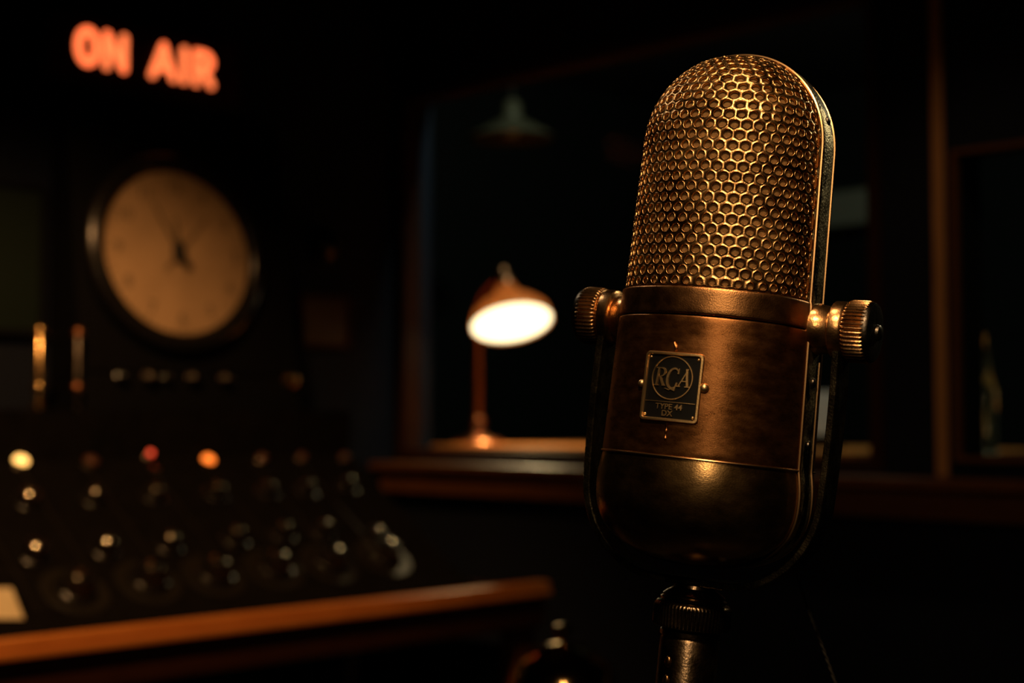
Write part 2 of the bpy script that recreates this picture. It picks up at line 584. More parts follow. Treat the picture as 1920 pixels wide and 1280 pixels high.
# ================================================================== DESK AND CONSOLE (room frame)
DX0, DX1 = 0.75, 2.62
desk = rthing('studio_desk', 0, 0, 0, 'wooden studio desk with an orange varnished front edge under the console', 'desk')
bm = bmesh.new(); box(bm, DX0, DX1, 2.512, 3.295, 0.715, 0.742, 0.002); obj('desktop', bm, M['darkwood'], desk)
bm = bmesh.new(); box(bm, DX0, DX1, 2.488, 2.530, 0.7425, 0.762, 0.006)
box(bm, DX0, DX1, 2.482, 2.512, 0.728, 0.7425, 0.004)
finish(obj('front_rail', bm, M['wood'], desk), 'varnished orange wood rail')
bm = bmesh.new(); box(bm, DX0 + 0.01, DX1 - 0.01, 2.500, 2.520, 0.655, 0.727, 0.002); obj('apron', bm, M['darkwood'], desk)
for sx in (DX0 + 0.05, DX1 - 0.05):
    for sy in (2.55, 3.22):
        bm = bmesh.new(); box(bm, sx - 0.03, sx + 0.03, sy - 0.03, sy + 0.03, 0, 0.714, 0.004); obj('leg', bm, M['darkwood'], desk)

con = rthing('mixing_console', 0, 0, 0, 'black sloped mixing console with rows of round knobs and small signal lamps', 'mixing console')
bm = bmesh.new()
prism(bm, [(2.535, 0.743), (2.535, 0.757), (2.60, 0.78), (3.02, 1.06), (3.02, 1.172), (3.285, 1.172), (3.285, 0.743)], 1.12, 2.43)
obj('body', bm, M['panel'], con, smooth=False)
# panel strip seams
pu = Vector((0, 0.42, 0.28)).normalized()          # up the slope
pn = Vector((0, -0.28, 0.42)).normalized()         # out of the panel
PM = Matrix(((1, pu.x, pn.x, 0), (0, pu.y, pn.y, 2.60), (0, pu.z, pn.z, 0.78), (0, 0, 0, 1)))


def on_panel(s, v, h=0.0):
    return PM @ Matrix.Translation((s, v, h))


for k in range(8):
    xs = [1.21, 1.36, 1.51, 1.665, 1.82, 1.975, 2.11, 2.25][k]
    bm = bmesh.new(); box(bm, xs, xs + 0.004, 0.02, 0.50, 0.0, 0.0025, mat=PM); obj('panel_strip', bm, M['dial'], con, smooth=False)


def knob(s, v, r=0.026, h=0.03, cap=True):
    bm = bmesh.new()
    lathe(bm, [(0, 0), (r * 1.25, 0), (r * 1.25, h * 0.12), (r * 1.02, h * 0.2), (r, h * 0.25), (r * 0.86, h * 0.9), (r * 0.78, h), (0, h)],
          72, flute=18, fdepth=r * 0.09, frange=(4, 5))
    o = obj('knob', bm, M['bakelite'], con)
    o.matrix_local = on_panel(s, v, 0.0005)
    if cap:
        bm = bmesh.new()
        lathe(bm, [(0, h - 0.001), (r * 0.5, h - 0.001), (r * 0.5, h + 0.001), (r * 0.36, h + 0.004), (r * 0.15, h + 0.006), (0, h + 0.0065)], 24)
        finish(obj('cap', bm, M['chrome'], o), 'shiny metal knob cap')
    return o


R2 = [(1.475, .352), (1.626, .352), (1.772, .352), (1.934, .352), (2.075, .352), (2.187, .352), (2.318, .362)]
R3 = [(1.416, .178), (1.572, .178), (1.720, .178), (1.890, .184), (2.02, .19), (2.131, .188), (2.262, .150)]
R4 = [(1.436, .060), (1.601, .069), (1.757, .070), (1.912, .074), (2.066, .076), (2.228, .082)]
for i, (s, v) in enumerate(R2):
    knob(s, v, 0.026, 0.03)
for i, (s, v) in enumerate(R3):
    knob(s, v, 0.027, 0.034)
for s, v in R4:
    bm = bmesh.new()
    lathe(bm, [(0, 0), (0.068, 0), (0.070, 0.0015), (0.066, 0.003), (0.062, 0.0022), (0, 0.0022)], 64)
    o = obj('dial_plate', bm, M['dial'], con)
    o.matrix_local = on_panel(s + 0.02, v + 0.005, 0.001)
    o = knob(s + 0.02, v + 0.005, 0.036, 0.04)
    o.location += Vector((PM @ Vector((0, 0, 0.003, 0)))[:3]) if False else pn * 0.0028


def jewel(s, v, mat, r, label=None):
    bm = bmesh.new()
    lathe(bm, [(0, 0), (r * 1.7, 0), (r * 1.7, 0.003), (r * 1.35, 0.007), (r * 1.1, 0.007), (r * 1.05, 0.004), (0, 0.004)], 40)
    o = obj('lamp_bezel', bm, M['chrome'] if mat is M['jewel'] else M['dark'], con)
    o.matrix_local = on_panel(s, v, 0.0005)
    bm = bmesh.new()
    lathe(bm, [(0, 0.004), (r, 0.004), (r, 0.007), (r * 0.85, 0.012), (r * 0.5, 0.0155), (0, 0.017)], 32)
    j = obj('lamp_jewel', bm, mat, o)
    if label:
        finish(j, label)


jewel(1.520, .498, M['yellow'], 0.0155, 'lit yellow signal lamp')
jewel(1.684, .492, M['jewel'], 0.017)
jewel(1.842, .520, M['red'], 0.0125, 'lit red signal lamp')
jewel(1.986, .486, M['orange'], 0.0145, 'lit orange signal lamp')
for s, v in ((2.142, .489), (2.264, .490), (2.396, .486)):
    jewel(s, v, M['jewel'], 0.013)
for s, v in ((1.842, .455),):
    bm = bmesh.new(); lathe(bm, [(0, 0), (0.02, 0), (0.02, 0.004), (0.01, 0.01), (0, 0.01)], 24)
    o = obj('push_button', bm, M['chrome'], con); o.matrix_local = on_panel(s, v, 0.0005)

# cream card at the lower left of the console panel
cd = rthing('note_card', 0, 0, 0, 'cream note card lying at the lower left of the console panel', 'card')
bm = bmesh.new()
box(bm, -0.075, 0.045, -0.045, 0.045, 0, 0.0015)
o = obj('card', bm, M['paper'], cd, smooth=False)
o.matrix_local = on_panel(1.285, 0.052, 0.0008) @ Matrix.Rotation(radians(-8), 4, 'Z')

# ================================================================== CABINET WITH CLOCK
CL = radians(8)
cab = rthing('equipment_cabinet', 0, 0, 0, 'black equipment cabinet leaning back on the console below the lit sign', 'cabinet')
yc, zc = 3.175, 1.555
def cy(z):
    return yc + (z - zc) * math.tan(CL)
bm = bmesh.new()
prism(bm, [(cy(1.173), 1.173), (cy(1.93), 1.93), (3.29, 1.93), (3.29, 1.173)], 1.726, 2.345)
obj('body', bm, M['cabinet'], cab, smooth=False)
CM = Matrix.Translation((0, yc, zc)) @ Matrix.Rotation(-CL, 4, 'X') @ Matrix.Rotation(radians(90), 4, 'X')
# CM: local x = along wall, local y = up the face, local z = out of the face


def cabm(s, z):
    return CM @ Matrix.Translation((s, (z - zc) / cos(CL), 0))


bm = bmesh.new()
for (a0, a1, b0, b1) in ((1.735, 2.325, -0.295, -0.288), (1.735, 2.325, 0.36, 0.367), (1.735, 1.740, -0.288, 0.36), (2.318, 2.325, -0.288, 0.36)):
    box(bm, a0, a1, b0, b1, 0.0005, 0.006, 0.0015, mat=CM)
obj('face_trim', bm, M['cabinet'], cab, smooth=False)
for s, r, mt in ((1.823, .012, 'bakelite'), (1.901, .017, 'dark'), (1.945, .010, 'bakelite'), (2.02, .015, 'dark'), (2.113, .014, 'dark'), (2.312, .017, 'brass')):
    bm = bmesh.new()
    lathe(bm, [(0, 0), (r * 1.2, 0), (r * 1.2, 0.004), (r, 0.006), (r * 0.9, 0.02), (r * 0.5, 0.024), (0, 0.025)], 36, flute=12, fdepth=r * 0.1, frange=(3, 4))
    o = obj('control_knob', bm, M[mt], cab); o.matrix_local = cabm(s, 1.249) @ Matrix.Translation((0, 0, 0.0068))

clk = empty('wall_clock', RM @ (cabm(1.99, 1.555) @ Vector((0, 0, 0))), (0, 0, 0),
            label='round wall clock with a cream dial in a dark rim on the black cabinet', cat='clock')
clk.matrix_world = RM @ cabm(1.99, 1.555)
bm = bmesh.new()
lathe(bm, [(0, 0.0008), (0.245, 0.0008), (0.25, 0.01), (0.247, 0.035), (0.235, 0.046), (0.222, 0.047), (0.210, 0.04), (0.203, 0.026), (0.0, 0.018)], 96)
obj('case', bm, M['clockcase'], clk)
bm = bmesh.new(); lathe(bm, [(0, 0.0185), (0.203, 0.0265), (0.203, 0.0275), (0, 0.0275)], 96)
obj('dial', bm, M['clockface'], clk)
for k in range(12):
    a = pi / 2 - 2 * pi * (k + 1) / 12
    bm = text_bm(str(k + 1), 0.045, 0.0004)
    obj('numeral', bm, M['clockmark'], clk, smooth=False, loc=(0.165 * cos(a), 0.165 * sin(a), 0.0283))
bm = bmesh.new()
for k in range(60):
    a = 2 * pi * k / 60
    w_ = 0.0022 if k % 5 == 0 else 0.001
    box(bm, 0.187, 0.199, -w_, w_, 0.0276, 0.0281, mat=Matrix.Rotation(a, 4, 'Z'))
obj('minute_marks', bm, M['clockmark'], clk, smooth=False)


def hand(name, ang, L, tail, w0, z, mat=M['ink']):
    bm = bmesh.new()
    prism(bm, [(-w0, -tail), (w0, -tail), (w0 * 0.8, 0), (w0 * 0.35, L), (-w0 * 0.35, L), (-w0 * 0.8, 0)], z, z + 0.0015, axis='z')
    obj(name, bm, mat, clk, smooth=False, rot=(0, 0, radians(ang)))


hand('minute_hand', 28, 0.135, 0.045, 0.0065, 0.031, M['clockmark'])
hand('hour_hand', 2, 0.085, 0.02, 0.009, 0.0285, M['clockmark'])
hand('second_hand', -42, 0.13, 0.06, 0.002, 0.034, M['clockmark'])
bm = bmesh.new()
lathe(bm, [(0, 0.028), (0.019, 0.028), (0.019, 0.038), (0.010, 0.041), (0, 0.041)], 32, mat=Matrix.Diagonal((0.85, 1.45, 1, 1)))
box(bm, -0.007, 0.007, -0.048, 0.0, 0.0350, 0.0395, 0.001, mat=Matrix.Rotation(radians(32), 4, 'Z'))
obj('hub', bm, M['ink'], clk)

# brass posts (rack handle) left of the cabinet
rk = rthing('brass_handle_frame', 1.605, 3.10, 1.173, 'small polished brass frame of two posts standing left of the clock cabinet', 'rack handle')
for x, r, mt in ((0.0, 0.010, 'brass'), (0.094, 0.009, 'dark')):
    bm = bmesh.new()
    lathe(bm, [(0, 0), (r * 1.8, 0), (r * 1.8, 0.01), (r, 0.016), (r, 0.165), (r * 0.6, 0.17), (0, 0.17)], 24, mat=Matrix.Translation((x, 0, 0)))
    obj('post', bm, M[mt], rk)
    for z in (0.05, 0.175):
        bm = bmesh.new(); ball(bm, (x, 0, z), 0.016 if mt == 'brass' else 0.014)
        obj('ball_joint', bm, M['brass'] if mt == 'brass' else M['copper'], rk)
bm = bmesh.new(); tube(bm, [(0.012, 0, 0.165), (0.082, 0, 0.165)], 0.004, 10); obj('crossbar', bm, M['dark'], rk)
bm = bmesh.new(); tube(bm, [(0.012, 0, 0.05), (0.082, 0, 0.05)], 0.004, 10); obj('crossbar', bm, M['dark'], rk)

# grey-green board on the wall at the left frame edge
nb = rthing('notice_board', 1.425, YL - 0.003, 1.36, 'dull green notice board on the wall at the left picture edge', 'notice board')
bm = bmesh.new(); box(bm, -0.27, 0.27, -0.02, 0, 0.0, 0.33, 0.003); obj('board', bm, material('board_green', (0.012, 0.02, 0.013), 0.8, spec=0.1), nb)
bm = bmesh.new()
for a in ((-0.285, -0.27, -0.015, 0.345), (0.27, 0.285, -0.015, 0.345)):
    box(bm, a[0], a[1], -0.024, 0, a[2], a[3])
box(bm, -0.27, 0.27, -0.024, 0, -0.015, 0); box(bm, -0.27, 0.27, -0.024, 0, 0.33, 0.345)
obj('frame', bm, M['cabinet'], nb, smooth=False)

# round switch and square plate right of the cabinet
sw = rthing('rotary_switch', 2.552, YL - 0.001, 1.628, 'small round black wall switch above the square wall plate', 'switch')
FM = Matrix.Rotation(radians(90), 4, 'X')
bm = bmesh.new(); lathe(bm, [(0, 0), (0.055, 0), (0.055, 0.008), (0.045, 0.016), (0.0, 0.016)], 40, mat=FM); obj('back_plate', bm, M['cabinet'], sw)
bm = bmesh.new(); lathe(bm, [(0, 0.0165), (0.03, 0.0165), (0.026, 0.03), (0.012, 0.04), (0, 0.041)], 32, mat=FM); obj('dial_knob', bm, M['dark'], sw)
pl = rthing('wall_plate', 2.555, YL - 0.001, 1.423, 'square brown wall plate under the small round switch', 'wall plate')
bm = bmesh.new(); box(bm, -0.082, 0.082, -0.012, 0, -0.068, 0.068, 0.003); obj('plate', bm, material('plate_brown', (0.05, 0.035, 0.022), 0.5), pl)
bm = bmesh.new()
for a in ((-0.088, -0.078, -0.074, 0.074), (0.078, 0.088, -0.074, 0.074), (-0.078, 0.078, 0.064, 0.074), (-0.078, 0.078, -0.074, -0.064)):
    box(bm, a[0], a[1], -0.018, -0.0, a[2], a[3], 0.001)
obj('plate_frame', bm, M['darkwood'], pl, smooth=False)

# ================================================================== ON AIR SIGN
sg = rthing('on_air_sign', 1.935, YL - 0.001, 2.040, 'lit red on air sign box mounted high on the dark wall above the clock', 'sign')
bm = bmesh.new(); box(bm, -0.285, 0.285, -0.09, 0, -0.095, 0.095, 0.006); obj('housing', bm, M['signbox'], sg)
bm = bmesh.new(); box(bm, -0.265, 0.265, -0.0935, -0.0905, -0.078, 0.078, 0.001); obj('face_panel', bm, M['signface'], sg)


def strokes_bm(lines, r, scale=1.0, dy=0.004):
    bm = bmesh.new()
    for ln in lines:
        # capsule-like flat stroke: union of rounded prisms along the polyline
        for a, b in zip(ln, ln[1:]):
            a = Vector((a[0], a[1])); b = Vector((b[0], b[1]))
            d = (b - a).normalized(); nn = Vector((-d.y, d.x))
            pts = []
            for k in range(9):
                t_ = -pi / 2 + pi * k / 8
                pts.append(b + d * (r * cos(t_)) + nn * (r * sin(t_)))
            for k in range(9):
                t_ = pi / 2 + pi * k / 8
                pts.append(a + d * (r * cos(t_)) + nn * (r * sin(t_)))
            prism(bm, [(p.x, p.y) for p in pts], 0, dy, axis='z')
    return bm


def arc(cx, cz, rx, rz, a0, a1, n=12):
    return [(cx + rx * cos(radians(a0 + (a1 - a0) * k / n)), cz + rz * sin(radians(a0 + (a1 - a0) * k / n))) for k in range(n + 1)]


# each letter is drawn in a cell x 0..w, z 0..1 and scaled to 0.112 m
h_ = 0.077
LET = [
    ('O', -0.226, [arc(0.33, 0.5, 0.26, 0.5, 0, 360, 28)]),
    ('N', -0.138, [[(0.05, 0.0), (0.05, 1.0)], [(0.05, 1.0), (0.56, 0.0)], [(0.56, 0.0), (0.56, 1.0)]]),
    ('A', 0.012, [[(0.0, 0.0), (0.34, 1.0)], [(0.34, 1.0), (0.66, 0.0)], [(0.12, 0.3), (0.56, 0.3)]]),
    ('I', 0.108, [[(0.08, 0.0), (0.08, 1.0)]]),
    ('R', 0.152, [[(0.05, 0.0), (0.05, 1.0)], [(0.05, 1.0), (0.28, 1.0)] + arc(0.28, 0.75, 0.24, 0.25, 90, -90, 10) + [(0.05, 0.5)], [(0.28, 0.5), (0.54, 0.0)]]),
]
SM = Matrix.Rotation(radians(90), 4, 'X')
for ch, x, ln in LET:
    ln = [[(p[0] * h_ * 1.18, (p[1] - 0.5) * h_) for p in l] for l in ln]
    x *= 0.87
    bm = strokes_bm(ln, 0.0096)
    bmesh.ops.transform(bm, matrix=Matrix.Translation((x, -0.094, 0)) @ SM, verts=bm.verts[:])
    finish(obj('letter', bm, M['lit_red'], sg, smooth=False), 'glowing red-orange letter ' + ch)

# ================================================================== BRASS BELL ON A SIDE TABLE
st = empty('side_table', (0.08, 2.28, 0), (0, 0, 0), label='small round dark side table under the brass bell', cat='table')
bm = bmesh.new(); lathe(bm, [(0, 0.696), (0.12, 0.696), (0.125, 0.704), (0.12, 0.719), (0, 0.719)], 48); obj('tabletop', bm, M['darkwood'], st)
bm = bmesh.new(); lathe(bm, [(0.03, 0.03), (0.02, 0.08), (0.018, 0.5), (0.04, 0.695), (0, 0.695)], 24); obj('column', bm, M['darkwood'], st)
bm = bmesh.new(); lathe(bm, [(0, 0), (0.16, 0), (0.15, 0.015), (0.05, 0.03), (0, 0.03)], 40); obj('foot', bm, M['darkwood'], st)
bl = empty('desk_bell', (0.077, 2.28, 0.7195), (0, 0, 0), label='round brass desk bell with a push button below the microphone', cat='bell')
bm = bmesh.new(); lathe(bm, [(0, 0), (0.074, 0), (0.076, 0.006), (0.07, 0.012), (0.02, 0.014), (0, 0.014)], 48); obj('base', bm, M['dark'], bl)
bm = bmesh.new()
prof = [(0.086, 0.018), (0.087, 0.022)]
for k in range(1, 12):
    a = pi / 2 * k / 12
    prof.append((0.082 * cos(a), 0.024 + 0.07 * sin(a)))
prof.append((0.006, 0.094))
lathe(bm, prof, 48, cap=False); obj('dome', bm, M['bellbrass'], bl)
bm = bmesh.new(); lathe(bm, [(0, 0.013), (0.005, 0.013), (0.005, 0.1), (0.012, 0.104), (0.016, 0.111), (0.012, 0.120), (0, 0.122)], 24); obj('button', bm, M['bellbrass'], bl)

# ================================================================== BOTTLES behind the second window
def bottle(s, y, z, h, r, label, cat='bottle'):
    o = rthing('glass_bottle', s, y, z, label, cat)
    bm = bmesh.new()
    lathe(bm, [(0, 0), (r * .95, 0), (r, 0.006), (r, h * .58), (r * .8, h * .68), (r * .36, h * .78), (r * .34, h * .95), (r * .42, h * .96), (r * .42, h), (0, h)], 32)
    obj('glass_body', bm, M['jarglass'], o)
    bm = bmesh.new(); lathe(bm, [(0, h + .0005), (r * .4, h + .0005), (r * .4, h + .03), (0, h + .03)], 20); obj('stopper', bm, M['brass'], o)


t = rthing('back_shelf', FL + 0.15, 1.145, 0, 'dark shelf behind the right window that carries the bottles', 'shelf')
bm = bmesh.new(); box(bm, -0.147, 0.1, -0.485, 0.485, 1.055, 1.075, 0.002); obj('board', bm, M['darkwood'], t)
for yy in (-0.42, 0.42):
    bm = bmesh.new(); box(bm, -0.14, 0.09, yy - 0.012, yy + 0.012, 0, 1.0548); obj('side_panel', bm, M['darkwood'], t)
bottle(FL + 0.075, 1.592, 1.076, 0.15, 0.028, 'squat glass bottle behind the left edge of the right window')
bottle(FL + 0.145, 1.60, 1.076, 0.235, 0.024, 'taller slim glass bottle behind the squat one at the right window')

# ================================================================== THE MICROPHONE
yaw, lean, roll = 0.5187, 0.0687, 0.088
MR = Matrix.Rotation(-yaw, 4, 'Z') @ Matrix.Rotation(-lean, 4, 'X') @ Matrix.Rotation(roll, 4, 'Y')
mic = empty('ribbon_microphone', MIC, MR.to_euler(), label='large vintage bronze ribbon microphone with perforated dome and round side knobs', cat='microphone')

T = 0.021           # width of the side band
DR = 0.845          # depth ratio of the bulge
HB, HS, HC0, HC1, HD, HT = -0.137, -0.0797, -0.002, 0.0137, 0.099, 0.1535


def wo(h):
    """half width of the outline at height h"""
    if h < HS - 0.016:
        u = min(1.0, (HS - 0.016 - h) / (HS - 0.016 - HB))
        return 0.0585 * max(0.0, 1 - u ** 2.5) ** (1 / 2.5)
    if h < HS:
        return 0.0566 + 0.0019 * sin(pi / 2 * (HS - h) / 0.016)
    if h < HC1:
        return 0.0566 + (0.0545 - 0.0566) * (h - HS) / (HC1 - HS)
    if h < HD:
        return 0.0540 + (0.0522 - 0.0540) * (h - HC1) / (HD - HC1)
    u = min(1.0, (h - HD) / (HT - HD))
    return 0.0522 * max(0.0, 1 - u ** 2.05) ** (1 / 2.05)


def bulge(phi, h, off=0.0, side=1):
    """point on the front (side=1) or back bulge; phi from -90..90 deg, 0 = front"""
    w = wo(h)
    d = w * DR
    p = Vector((w * sin(phi), -side * (T / 2 + d * cos(phi)), h))
    if off:
        e = 1e-4
        n = bnorm(phi, h, side)
        p = p + n * off
    return p


def bnorm(phi, h, side=1):
    w = max(wo(h), 1e-5)
    n = Vector((sin(phi) / w, -side * cos(phi) / (w * DR), 0)).normalized()
    e = 1e-4
    ha, hb = max(HB + 1e-6, h - e), min(HT - 1e-6, h + e)
    dw = (wo(hb) - wo(ha)) / (hb - ha)
    k = sqrt(sin(phi) ** 2 + (DR * cos(phi)) ** 2)
    n = (n + Vector((0, 0, -dw * k))).normalized()
    return n


def shell(name, h0, h1, off, mat, nh=24, nphi=48, heights=None, bevel=0.0):
    """front and back bulge surface between two heights"""
    bm = bmesh.new()
    hs = heights or [h0 + (h1 - h0) * k / nh for k in range(nh + 1)]
    for side in (1, -1):
        rows = []
        for i, h in enumerate(hs):
            o_ = off
            if bevel:
                dd = min(h - hs[0], hs[-1] - h)
                if dd < bevel:
                    o_ = off - bevel * (1 - sqrt(max(0, 1 - (1 - dd / bevel) ** 2)))
            rows.append([bm.verts.new(bulge(radians(-90 + 180 * k / nphi), h, o_, side)) for k in range(nphi + 1)])
        for a, b in zip(rows, rows[1:]):
            for k in range(nphi):
                bm.faces.new([a[k], a[k + 1], b[k + 1], b[k]])
    bmesh.ops.remove_doubles(bm, verts=bm.verts[:], dist=1e-6)
    return bm


def hlist(h0, h1, n, bev):
    return sorted(set([h0, h0 + bev * .1, h0 + bev * .3, h0 + bev * .6, h0 + bev] +
                      [h0 + bev + (h1 - h0 - 2 * bev) * k / n for k in range(n + 1)] +
                      [h1 - bev, h1 - bev * .6, h1 - bev * .3, h1 - bev * .1, h1]))


# --- perforated grille -----------------------------------------------------
def perforated(side):
    P = 0.00675
    # arc-length / Mercator coordinates along the meridian
    hs, s_, m_ = [HC1 + 0.0006], [0.0], [0.0]
    n = 900
    hh = HC1 + 0.0006
    top = HT - 0.0012
    tmax = math.acos(0.0)
    while hh < top:
        step = min(0.0002, (HT - hh) * 0.05 + 1e-6)
        h2 = min(top, hh + step)
        ds = sqrt((h2 - hh) ** 2 + (wo(h2) - wo(hh)) ** 2)
        s_.append(s_[-1] + ds)
        m_.append(m_[-1] + ds / (0.92 * (wo(h2) + 1e-6)))
        hs.append(h2)
        hh = h2

    def at(lst, s):
        lo, hi = 0, len(s_) - 1
        while hi - lo > 1:
            mid = (lo + hi) // 2
            if s_[mid] < s:
                lo = mid
            else:
                hi = mid
        t = (s - s_[lo]) / max(1e-12, s_[hi] - s_[lo])
        t = min(1, max(0, t))
        return lst[lo] + (lst[hi] - lst[lo]) * t
    L = s_[-1]
    nrow = int(L / (P * 0.866))
    pts = []
    rnd = random.Random(7 + side)
    last_n = None
    for r in range(nrow + 1):
        s = (r + 0.45) * P * 0.866
        if s > L - 0.002:
            break
        h = at(hs, s)
        w = wo(h)
        arcl = pi * w * 0.925
        nn = arcl / P
        if h < HD + 0.012:
            nn = 23.5
        offs = 0.5 if r % 2 else 0.0
        cnt = max(2, int(round(nn)))
        dphi = pi / cnt if h >= HD + 0.012 else pi / 23.5
        half = int(cnt / 2) + 2
        for k in range(-half, half + 1):
            ph = (k + offs) * dphi
            if abs(ph) < pi / 2 + dphi * 1.2:
                j = 0.0006 * P
                pts.append((ph + rnd.uniform(-.03, .03) * dphi, s + rnd.uniform(-.03, .03) * P, h))
    # Delaunay in (phi, mercator) space
    co = [Vector((p[0], at(m_, p[1]))) for p in pts]
    # guard rows below
    base = len(co)
    g = pi / 23.5
    for k in range(-15, 16):
        co.append(Vector(((k + (0.5)) * g, -0.55 * P * 0.866 / (0.92 * wo(HC1)))))
    vo, eo, fo, ov, oe, of = delaunay_2d_cdt(co, [], [], 0, 1e-7)
    nb_ = {}
    cen = []
    for fi, f in enumerate(fo):
        c = (vo[f[0]] + vo[f[1]] + vo[f[2]]) / 3
        a_, b_, c_ = [vo[i] for i in f[:3]]
        # circumcentre, blended with the centroid for robustness
        d_ = 2 * (a_.x * (b_.y - c_.y) + b_.x * (c_.y - a_.y) + c_.x * (a_.y - b_.y))
        if abs(d_) > 1e-9:
            ux = ((a_.x ** 2 + a_.y ** 2) * (b_.y - c_.y) + (b_.x ** 2 + b_.y ** 2) * (c_.y - a_.y) + (c_.x ** 2 + c_.y ** 2) * (a_.y - b_.y)) / d_
            uy = ((a_.x ** 2 + a_.y ** 2) * (c_.x - b_.x) + (b_.x ** 2 + b_.y ** 2) * (a_.x - c_.x) + (c_.x ** 2 + c_.y ** 2) * (b_.x - a_.x)) / d_
            cc = Vector((ux, uy))
            if (cc - c).length < 0.06:
                c = c * 0.5 + cc * 0.5
        cen.append(c)
        for i in f:
            nb_.setdefault(i, []).append(fi)

    def inv_m(m):
        lo, hi = 0, len(m_) - 1
        if m <= 0:
            return hs[0]
        while hi - lo > 1:
            mid = (lo + hi) // 2
            if m_[mid] < m:
                lo = mid
            else:
                hi = mid
        t = (m - m_[lo]) / max(1e-12, m_[hi] - m_[lo])
        return hs[lo] + (hs[hi] - hs[lo]) * min(1, max(0, t))
    bm = bmesh.new()
    cache = {}

    def vert(fi):
        if fi not in cache:
            c = cen[fi]
            ph = max(-pi / 2, min(pi / 2, c.x))
            cache[fi] = bm.verts.new(bulge(ph, inv_m(c.y), 0.0, side))
        return cache[fi]
    for i, v in enumerate(vo):
        if not ov[i] or ov[i][0] >= base:
            continue
        fs = nb_.get(i, [])
        if len(fs) < 4:
            continue
        # need a closed fan: sort round the centre
        fs = sorted(fs, key=lambda f: math.atan2(cen[f].y - v.y, cen[f].x - v.x))
        angs = [math.atan2(cen[f].y - v.y, cen[f].x - v.x) for f in fs]
        gaps = [(angs[(k + 1) % len(angs)] - angs[k]) % (2 * pi) for k in range(len(angs))]
        if max(gaps) > 2.6:
            continue
        if abs(v.x) > pi / 2 + 0.02:
            continue
        ph, h = v.x, inv_m(v.y)
        hexv = [vert(f) for f in fs]
        if len(set(hexv)) < 4:
            continue
        C = bulge(ph, h, 0, side)
        n_ = bnorm(ph, h, side)
        e1 = Vector((0, 0, 1)).cross(n_)
        if e1.length < 1e-4:
            e1 = Vector((1, 0, 0))
        e1.normalize()
        e2 = n_.cross(e1)
        K = len(hexv)
        dists = [(hexv[k].co - C).length for k in range(K)]
        # inscribed radius of the cell
        rin = 1
        for k in range(K):
            a = hexv[k].co - C; b = hexv[(k + 1) % K].co - C
            ab = b - a
            if ab.length < 1e-7:
                continue
            dd = (a - ab * (a.dot(ab) / ab.length_squared)).length
            rin = min(rin, dd)
        r = min(0.00248, rin * 0.78)
        if r < 0.0006 or abs(ph) > pi / 2 - 0.045:
            try:
                bm.faces.new(hexv)
            except ValueError:
                pass
            continue
        # ring angles: polygon corners and mid points
        ang = []
        for k in range(K):
            a = hexv[k].co - C
            ang.append(math.atan2(a.dot(e2), a.dot(e1)))
        sgn = 1 if sum(((ang[(k + 1) % K] - ang[k] + pi) % (2 * pi)) - pi for k in range(K)) > 0 else -1
        full = []
        for k in range(K):
            a0 = ang[k]
            da = ((ang[(k + 1) % K] - a0) * sgn) % (2 * pi)
            full.append((a0, k))
            full.append((a0 + sgn * da / 3, None))
            full.append((a0 + sgn * da * 2 / 3, None))
        N = len(full)

        def ring(rr, off):
            return [bm.verts.new(C + (e1 * cos(a) + e2 * sin(a)) * rr + n_ * (off - rr * rr * 10 * 0)) for a, _ in full]
        rings = [ring(r * 1.13, -0.00002), ring(r * 1.06, 0.00016), ring(r * 1.0, 0.00008), ring(r * 0.96, -0.00022), ring(r * 0.94, -0.0015)]
        for k in range(K):
            h0_, h1_ = hexv[k], hexv[(k + 1) % K]
            a, b, c, d = rings[0][3 * k], rings[0][3 * k + 1], rings[0][3 * k + 2], rings[0][(3 * k + 3) % N]
            try:
                bm.faces.new([h0_, h1_, c, b, ])
                bm.faces.new([h0_, b, a])
                bm.faces.new([h1_, d, c])
            except ValueError:
                pass
        for A_, B_ in zip(rings, rings[1:]):
            for k in range(N):
                bm.faces.new([A_[k], A_[(k + 1) % N], B_[(k + 1) % N], B_[k]])
    return bm


for side in (1, -1):
    o = obj('front_grille' if side == 1 else 'back_grille', perforated(side), M['grille'], mic, angle=70)
bm = shell('x', HC1 - 0.001, HT - 0.0016, -0.0020, M['mesh'],
           heights=[HC1 - 0.001 + (HT - 0.0026 - HC1) * sin(pi / 2 * k / 50) for k in range(51)])
o = obj('inner_mesh', bm, M['mesh'], mic)
finish(o, 'brown woven mesh behind the holes')

bm = shell('x', HC0, HC1, 0.0012, None, heights=hlist(HC0 + 0.0003, HC1, 6, 0.0014), bevel=0.0014)
# small shelf from the collar's top to the grille
obj('collar', bm, M['collar'], mic)
for h, o0, o1 in ((HC1 - 0.0006, 0.0008, -0.003), (HC0 + 0.0004, 0.0006, -0.003), (HC0 - 0.0008, 0.0006, -0.003), (HS + 0.0003, 0.0010, -0.002), (HS - 0.0012, 0.001, -0.003)):
    bm = bmesh.new()
    rows = []
    for o_ in (o0, o1):
        rows.append([bm.verts.new(bulge(radians(-90 + 180 * k / 64), h, o_, 1)) for k in range(65)] +
                    [bm.verts.new(bulge(radians(90 - 180 * k / 64), h, o_, -1)) for k in range(65)])
    n_r = len(rows[0])
    for k in range(n_r):
        bm.faces.new([rows[0][k], rows[0][(k + 1) % n_r], rows[1][(k + 1) % n_r], rows[1][k]])
    obj('inner_ledge', bm, M['dark'], mic)
bm = shell('x', HS, HC0, 0.0010, None, heights=hlist(HS + 0.0001, HC0 - 0.0003, 30, 0.0010), bevel=0.0010)
obj('barrel', bm, M['barrel'], mic)
